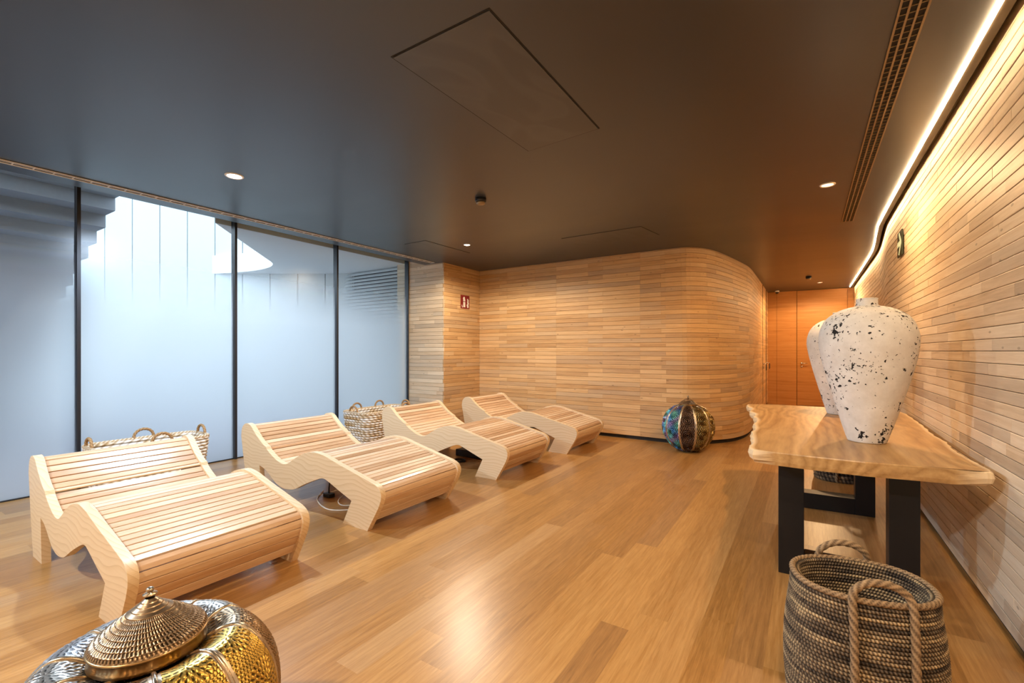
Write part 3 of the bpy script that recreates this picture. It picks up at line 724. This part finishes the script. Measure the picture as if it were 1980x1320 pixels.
def evenly(O, n):
    P = np.vstack([O, O[:1]]); d = np.r_[0, np.cumsum(np.linalg.norm(np.diff(P, axis=0), axis=1))]; s = np.linspace(0, d[-1], n, endpoint=False)
    return np.stack([np.interp(s, d, P[:, 0]), np.interp(s, d, P[:, 1])], -1)
def dark_basket(x, y, rz, label, detail=1.0, hg=.5):
    t = empty('seagrass_basket', (x, y, 0), rz); tag(t, label, 'basket', 'dark seagrass baskets by the slab table')
    a, b = .215, .175; n = int(560 * detail); O = evenly(oval(a, b, 600), n)
    fl_ = lambda t_: 1.06 + .06 * math.sin(PI * min(1, t_ * 1.15)) - .06 * t_ ** 3
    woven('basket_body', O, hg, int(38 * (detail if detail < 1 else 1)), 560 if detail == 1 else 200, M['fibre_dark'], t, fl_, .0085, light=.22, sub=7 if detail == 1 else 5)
    basket_floor(O[::8], .0, M['fibre_dark'], t, 1.0)
    rim = [(px * 1.005, py * 1.005, hg - .002) for px, py in O[::10]]; rim += rim[:2]
    rope(rim[:-1], .0105, M['fibre_rope'], t, 'rim', .02)
    for sg in (-1, 1):
        yo = lambda xx: sg * b * (1 - abs(xx / a) ** 2.3) ** (1 / 2.3)
        w = .085; o_ = .014 * sg
        arc = [(-w, yo(w) * 1.14 + o_, .03), (-w, yo(w) * 1.16 + o_, .2), (-w, yo(w) * 1.10 + o_, .40), (-w, yo(w) * 1.02 + o_, hg), (-w * .85, yo(w) * 1.0 + o_ * .6, hg + .036), (-w * .35, yo(w) + o_ * .5, hg + .062), (w * .35, yo(w) + o_ * .5, hg + .062), (w * .85, yo(w) + o_ * .6, hg + .036), (w, yo(w) * 1.02 + o_, hg), (w, yo(w) * 1.10 + o_, .40), (w, yo(w) * 1.16 + o_, .2), (w, yo(w) * 1.14 + o_, .03)]
        rope(arc, .0125, M['fibre_rope'], t, 'handle', .03)
    return t
dark_basket(.168, 2.135, .25, 'large dark seagrass basket standing in front of the slab table')
dark_basket(.30, 5.92, .2, 'dark seagrass basket seen beneath the table beyond its far legs', .35)
def white_basket(x0, x1, y0, y1, hg, label, handles, rows, tw):
    cx, cy = (x0 + x1) / 2, (y0 + y1) / 2; t = empty('woven_basket', (cx, cy, 0)); tag(t, label, 'basket', 'white and tan woven baskets by the window')
    a, b = (x1 - x0) / 2, (y1 - y0) / 2; O = evenly(oval(a, b, 900, 6), 420)
    fl_ = lambda t_: .86 + .14 * t_ ** .7
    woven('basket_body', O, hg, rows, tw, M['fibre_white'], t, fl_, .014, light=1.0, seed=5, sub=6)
    basket_floor(O[::10], .0, M['fibre_tan'], t, .85)
    rim = [(px * .99, py * .99, hg) for px, py in O[::6]]; rope(rim + rim[:2], .016, M['fibre_white'], t, 'rim', .035)
    for hx, hy, ax in handles:
        w = .085; p = []
        for k in range(9):
            an = PI * k / 8; u = -w * math.cos(an); h = hg - .01 + .10 * math.sin(an) ** .8
            p.append((hx * a, hy * b + u, h) if ax == 'y' else (hx * a + u, hy * b, h))
        rope(p, .013, M['fibre_tan'], t, 'handle', .03)
    return t
white_basket(-5.74, -5.28, 1.38, 2.32, .46, 'woven rectangular basket against the window behind the front lounger', ((-.98, .05, 'y'), (.98, .05, 'y'), (0, .98, 'x'), (0, -.98, 'x')), 14, 90)
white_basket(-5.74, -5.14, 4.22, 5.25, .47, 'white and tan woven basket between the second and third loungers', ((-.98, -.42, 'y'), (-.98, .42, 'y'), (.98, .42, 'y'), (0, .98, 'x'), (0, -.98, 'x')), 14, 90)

# ------------------------------------------------------------------ pierced metal lanterns
def lantern(x, y, rz, R, hb, prof, lobes, nth, nph, cols, label, lob=.06, emb=.0028, cap=None, dots=.011, rings=False, irid=()):
    t = empty('metal_lantern', (x, y, 0), rz); tag(t, label, 'lantern', 'pierced metal floor lanterns')
    P = resample(catmull(prof, 20), .002); P = P[np.linspace(0, len(P) - 1, nph).astype(int)]
    s = np.r_[0, np.cumsum(np.linalg.norm(np.diff(P, axis=0), axis=1))]; L = s[-1]
    TH_, SS = np.meshgrid(np.arange(nth) / nth * 2 * PI, s); Rr = np.repeat(P[:, :1], nth, 1); Zz = np.repeat(P[:, 1:], nth, 1)
    k = np.floor(TH_ / (2 * PI / lobes)).astype(int) % lobes; ph = TH_ / (2 * PI / lobes) % 1.0
    a = (ph - .5) * (2 * PI / lobes) * Rr            # distance from the middle of the lobe, metres
    half = (PI / lobes) * Rr; edge = half - abs(a)
    bulge = 1 - lob * (1 - np.sqrt(np.clip(1 - (2 * ph - 1) ** 2, 0, 1)))
    # relief: rosettes up the middle of each lobe, beads elsewhere
    ros = np.zeros_like(a); dark = np.zeros_like(a); inro = np.zeros_like(a, bool)
    r0 = .062 * R / .3
    for c in np.arange(.16, 1, .24) * L:
        dx, dy = a, SS - c; d = np.hypot(dx, dy); an = np.arctan2(dy, dx); rr = d / r0; m = rr < 1
        ring = np.floor(rr * 4); pet = np.cos(rr * 3.5 * 2 * PI) if rings else np.cos(an * (6 + 6 * ring)) * np.sin((rr * 4 % 1) * PI)
        ros = np.where(m, pet, ros); inro |= m
    bead = np.sin(a / dots * 2 * PI + PI * (np.floor(SS / dots) % 2)) * np.sin(SS / dots * 2 * PI)
    rel = np.where(inro, ros, bead); band = edge < .012 * R / .3
    rel = np.where(band, .6, rel); hole = (rel < -.35) & ~band
    rad = Rr * bulge + rel * emb * np.clip(Rr / .1, 0, 1)
    V = np.stack([rad * np.cos(TH_), rad * np.sin(TH_), Zz], -1).reshape(-1, 3)
    cc = np.array(cols)[k % len(cols)].astype(float)
    for q_ in irid:       # iridescent lobes: blue, teal and violet window reflection put into the metal colour
        m = (k == q_)[..., None]; w_ = np.sin(SS * 19 + a * 30)[..., None] * .5 + .5; w2 = np.sin(SS * 27 - a * 22 + 1.3)[..., None] * .5 + .5
        tint = np.array((.10, .30, .62)) * w_ + np.array((.16, .52, .46)) * (1 - w_); tint = tint * (1 - .6 * w2 ** 3) + np.array((.50, .22, .55)) * .6 * w2 ** 3
        cc = np.where(m, tint, cc)
    cc = cc * np.where(hole, .10, .75 + .25 * np.clip(rel, 0, 1))[..., None]
    cc = np.where(band[..., None], np.array((.55, .45, .33)), cc)
    mesh_obj('body', V, grid_faces(nth, nph), M['pierced'], t, True, attrs={'rnd': cc.reshape(-1, 3)})
    for i in range(lobes):      # smooth bands between the lobes
        an = 2 * PI * i / lobes; pts = [((r * (1 - lob) + .003) * math.cos(an), (r * (1 - lob) + .003) * math.sin(an), z) for r, z in P[::max(1, nph // 50)]]
        mb = MB(); mb.tube(pts, .0055 * R / .3, 8); mb.build('rib', M['steel_band'], t, True)
    # cap with rows of pierced slits
    cp = resample(catmull(cap, 12), .0018); cs_ = np.r_[0, np.cumsum(np.linalg.norm(np.diff(cp, axis=0), axis=1))]; n2 = 720 if nth > 500 else 200
    if nth <= 500: cp = cp[::3]; cs_ = cs_[::3]
    T2, S2 = np.meshgrid(np.arange(n2) / n2 * 2 * PI, cs_); R2 = np.repeat(cp[:, :1], n2, 1); Z2 = np.repeat(cp[:, 1:], n2, 1)
    row = .0125 * R / .3; rowi = np.floor(S2 / row); fr = S2 / row % 1
    slit = np.cos(T2 * 84 + rowi * 2.1 + fr * 2.6); rel2 = np.where(fr > .3, slit, .35 + .5 * np.cos(T2 * 60 + rowi))
    plainz = S2 > cs_[-1] - .05 * R / .3; rel2 = np.where(plainz, .6, rel2)
    rad2 = R2 + (rel2 * emb * .5 + (fr - .5) * -.003) * np.clip(R2 / .06, 0, 1); hole2 = (rel2 < -.1)
    V = np.stack([rad2 * np.cos(T2), rad2 * np.sin(T2), Z2], -1).reshape(-1, 3)
    c2 = np.where(hole2[..., None], np.array((.05, .03, .015)), np.array((.34, .235, .14)) * (.75 + .3 * rel2[..., None]))
    cap_o = mesh_obj('cap', V, grid_faces(n2, len(cp)), M['pierced'], t, True, attrs={'rnd': c2.reshape(-1, 3)})
    rb, zb = cap[0]; mb = MB()
    V = []
    prf = [(rb - .004, zb - .034), (rb + .002, zb - .036), (rb - .001, zb - .028), (rb - .001, zb - .006), (rb + .004, zb - .003), (rb + .002, zb + .002), (rb - .006, zb)]
    n = 96
    for r, z in prf:
        for i in range(n): V.append(((r + (.003 if zb - .03 < z < zb - .004 and i % 2 else 0)) * math.cos(2 * PI * i / n), r * math.sin(2 * PI * i / n), z))
    mb.add(V, [tuple(f) for f in grid_faces(n, len(prf))]); mb.build('collar', M['brass'], cap_o, True)
    zt = cap[-1][1]; q = R / .3
    h = .62
    mb = MB(); mb.lathe([(.009 * q, zt - .006), (.007 * q, zt + .008 * h), (.015 * q, zt + .014 * h), (.016 * q, zt + .019 * h), (.006 * q, zt + .024 * h), (.006 * q, zt + .029 * h), (.009 * q, zt + .032 * h), (.009 * q, zt + .042 * h), (.006 * q, zt + .047 * h), (.001, zt + .049 * h)], 24)
    mb.build('finial', M['steel_band'], cap_o, True)
    mb = MB(); mb.lathe([(prof[0][0] * .9, 0), (prof[0][0] * .95, .004), (prof[0][0] * .95, .02), (prof[0][0] * .8, .03)], 40); mb.build('base', M['black'], t)
    return t
silver = (.62, .60, .60); gold = (.72, .47, .10); bronze = (.40, .27, .15); pale = (.58, .52, .45)
lantern(-1.574, .529, .35, .33, .52, [(.12, .012), (.21, .04), (.29, .13), (.328, .23), (.335, .30), (.322, .39), (.285, .465), (.235, .515), (.19, .522), (.15, .505), (.125, .49)], 10, 1300, 360,
        [gold, bronze, pale, silver, silver, silver, pale, silver, bronze, gold], 'big pierced brass lantern in the near left corner in front of the first lounger',
        cap=[(.135, .543), (.129, .556), (.106, .575), (.080, .595), (.052, .615), (.028, .633), (.012, .647)])
blue = (.20, .42, .62); teal = (.25, .62, .58); brown = (.20, .12, .08); ggold = (.34, .22, .07)
lantern(-1.355, 6.50, .18, .335, .60, [(.13, .012), (.21, .06), (.30, .18), (.333, .30), (.332, .37), (.305, .47), (.24, .56), (.17, .605), (.10, .62)], 10, 1000, 300,
        [ggold, ggold, brown, silver, brown, blue, teal, brown, ggold, ggold], 'round pierced metal lantern standing at the foot of the curved wall', lob=.03, emb=.008,
        cap=[(.115, .636), (.100, .652), (.075, .672), (.045, .692), (.02, .706), (.010, .716)], dots=.026, rings=True, irid=(5, 6))

# ------------------------------------------------------------------ light
def spot(name, x, y, e, col, size=2.97, blend=.35, rad=.05):
    l = bpy.data.lights.new(name, 'SPOT'); l.energy = e; l.color = col; l.spot_size = size; l.spot_blend = blend; l.shadow_soft_size = rad
    o = bpy.data.objects.new(name, l); o.location = (x, y, ZC - .03); COL.objects.link(o); return o
COOL, NEUT, WARM = (.62, .79, 1), (1, .83, .63), (1, .62, .30)
spot('downlight_beam', -4.129, 1.985, 140, COOL); spot('downlight_beam', -4.035, 5.058, 100, NEUT)
spot('downlight_beam', .157, 5.007, 60, WARM); spot('downlight_beam', .238, 12.045, 75, WARM)
spot('downlight_beam', -4.12, -1.08, 200, COOL); spot('downlight_beam', -1.9, -1.08, 120, NEUT); spot('downlight_beam', .16, 1.0, 50, NEUT)  # three lamps added out of view to fill the room with light
downlight(-4.12, -1.08, M['lamp_cool'], 'added unseen fill downlight behind the viewer on the window side', .07)  # fittings for the three added lamps
downlight(-1.9, -1.08, M['lamp_cool'], 'added unseen fill downlight behind the viewer over the room centre', .07)
downlight(.16, 1.0, M['lamp_cool'], 'added unseen fill downlight overhead near the light strip', .07)
w = bpy.data.worlds.new('sky'); S.world = w; w.use_nodes = True; bg = w.node_tree.nodes['Background']
bg.inputs[0].default_value = (.78, .89, 1, 1); bg.inputs[1].default_value = 1.95
sl = bpy.data.lights.new('sun', 'SUN'); sl.energy = .6; sl.angle = .05; sl.color = (1, .95, .86)
so = bpy.data.objects.new('sun', sl); so.rotation_euler = (math.radians(-30), math.radians(-14), 0); COL.objects.link(so)

# ------------------------------------------------------------------ camera
cam = bpy.data.cameras.new('camera'); cam.sensor_width = 36; cam.lens = 880 / 1980 * 36; cam.shift_y = 18.7 / 1980; cam.clip_start = .05
co = bpy.data.objects.new('camera', cam); co.location = (0, 0, H); co.rotation_euler = (PI / 2, 0, th); COL.objects.link(co); S.camera = co
S.view_settings.view_transform = 'Standard'; S.view_settings.look = 'None'; S.view_settings.gamma = 1; S.view_settings.use_curve_mapping = False
S.view_settings.exposure = 1.2
S.cycles.max_bounces = 10; S.cycles.diffuse_bounces = 6; S.cycles.transparent_max_bounces = 12; S.cycles.sample_clamp_indirect = 6; S.cycles.use_denoising = True
S.cycles.caustics_reflective = False; S.cycles.caustics_refractive = False
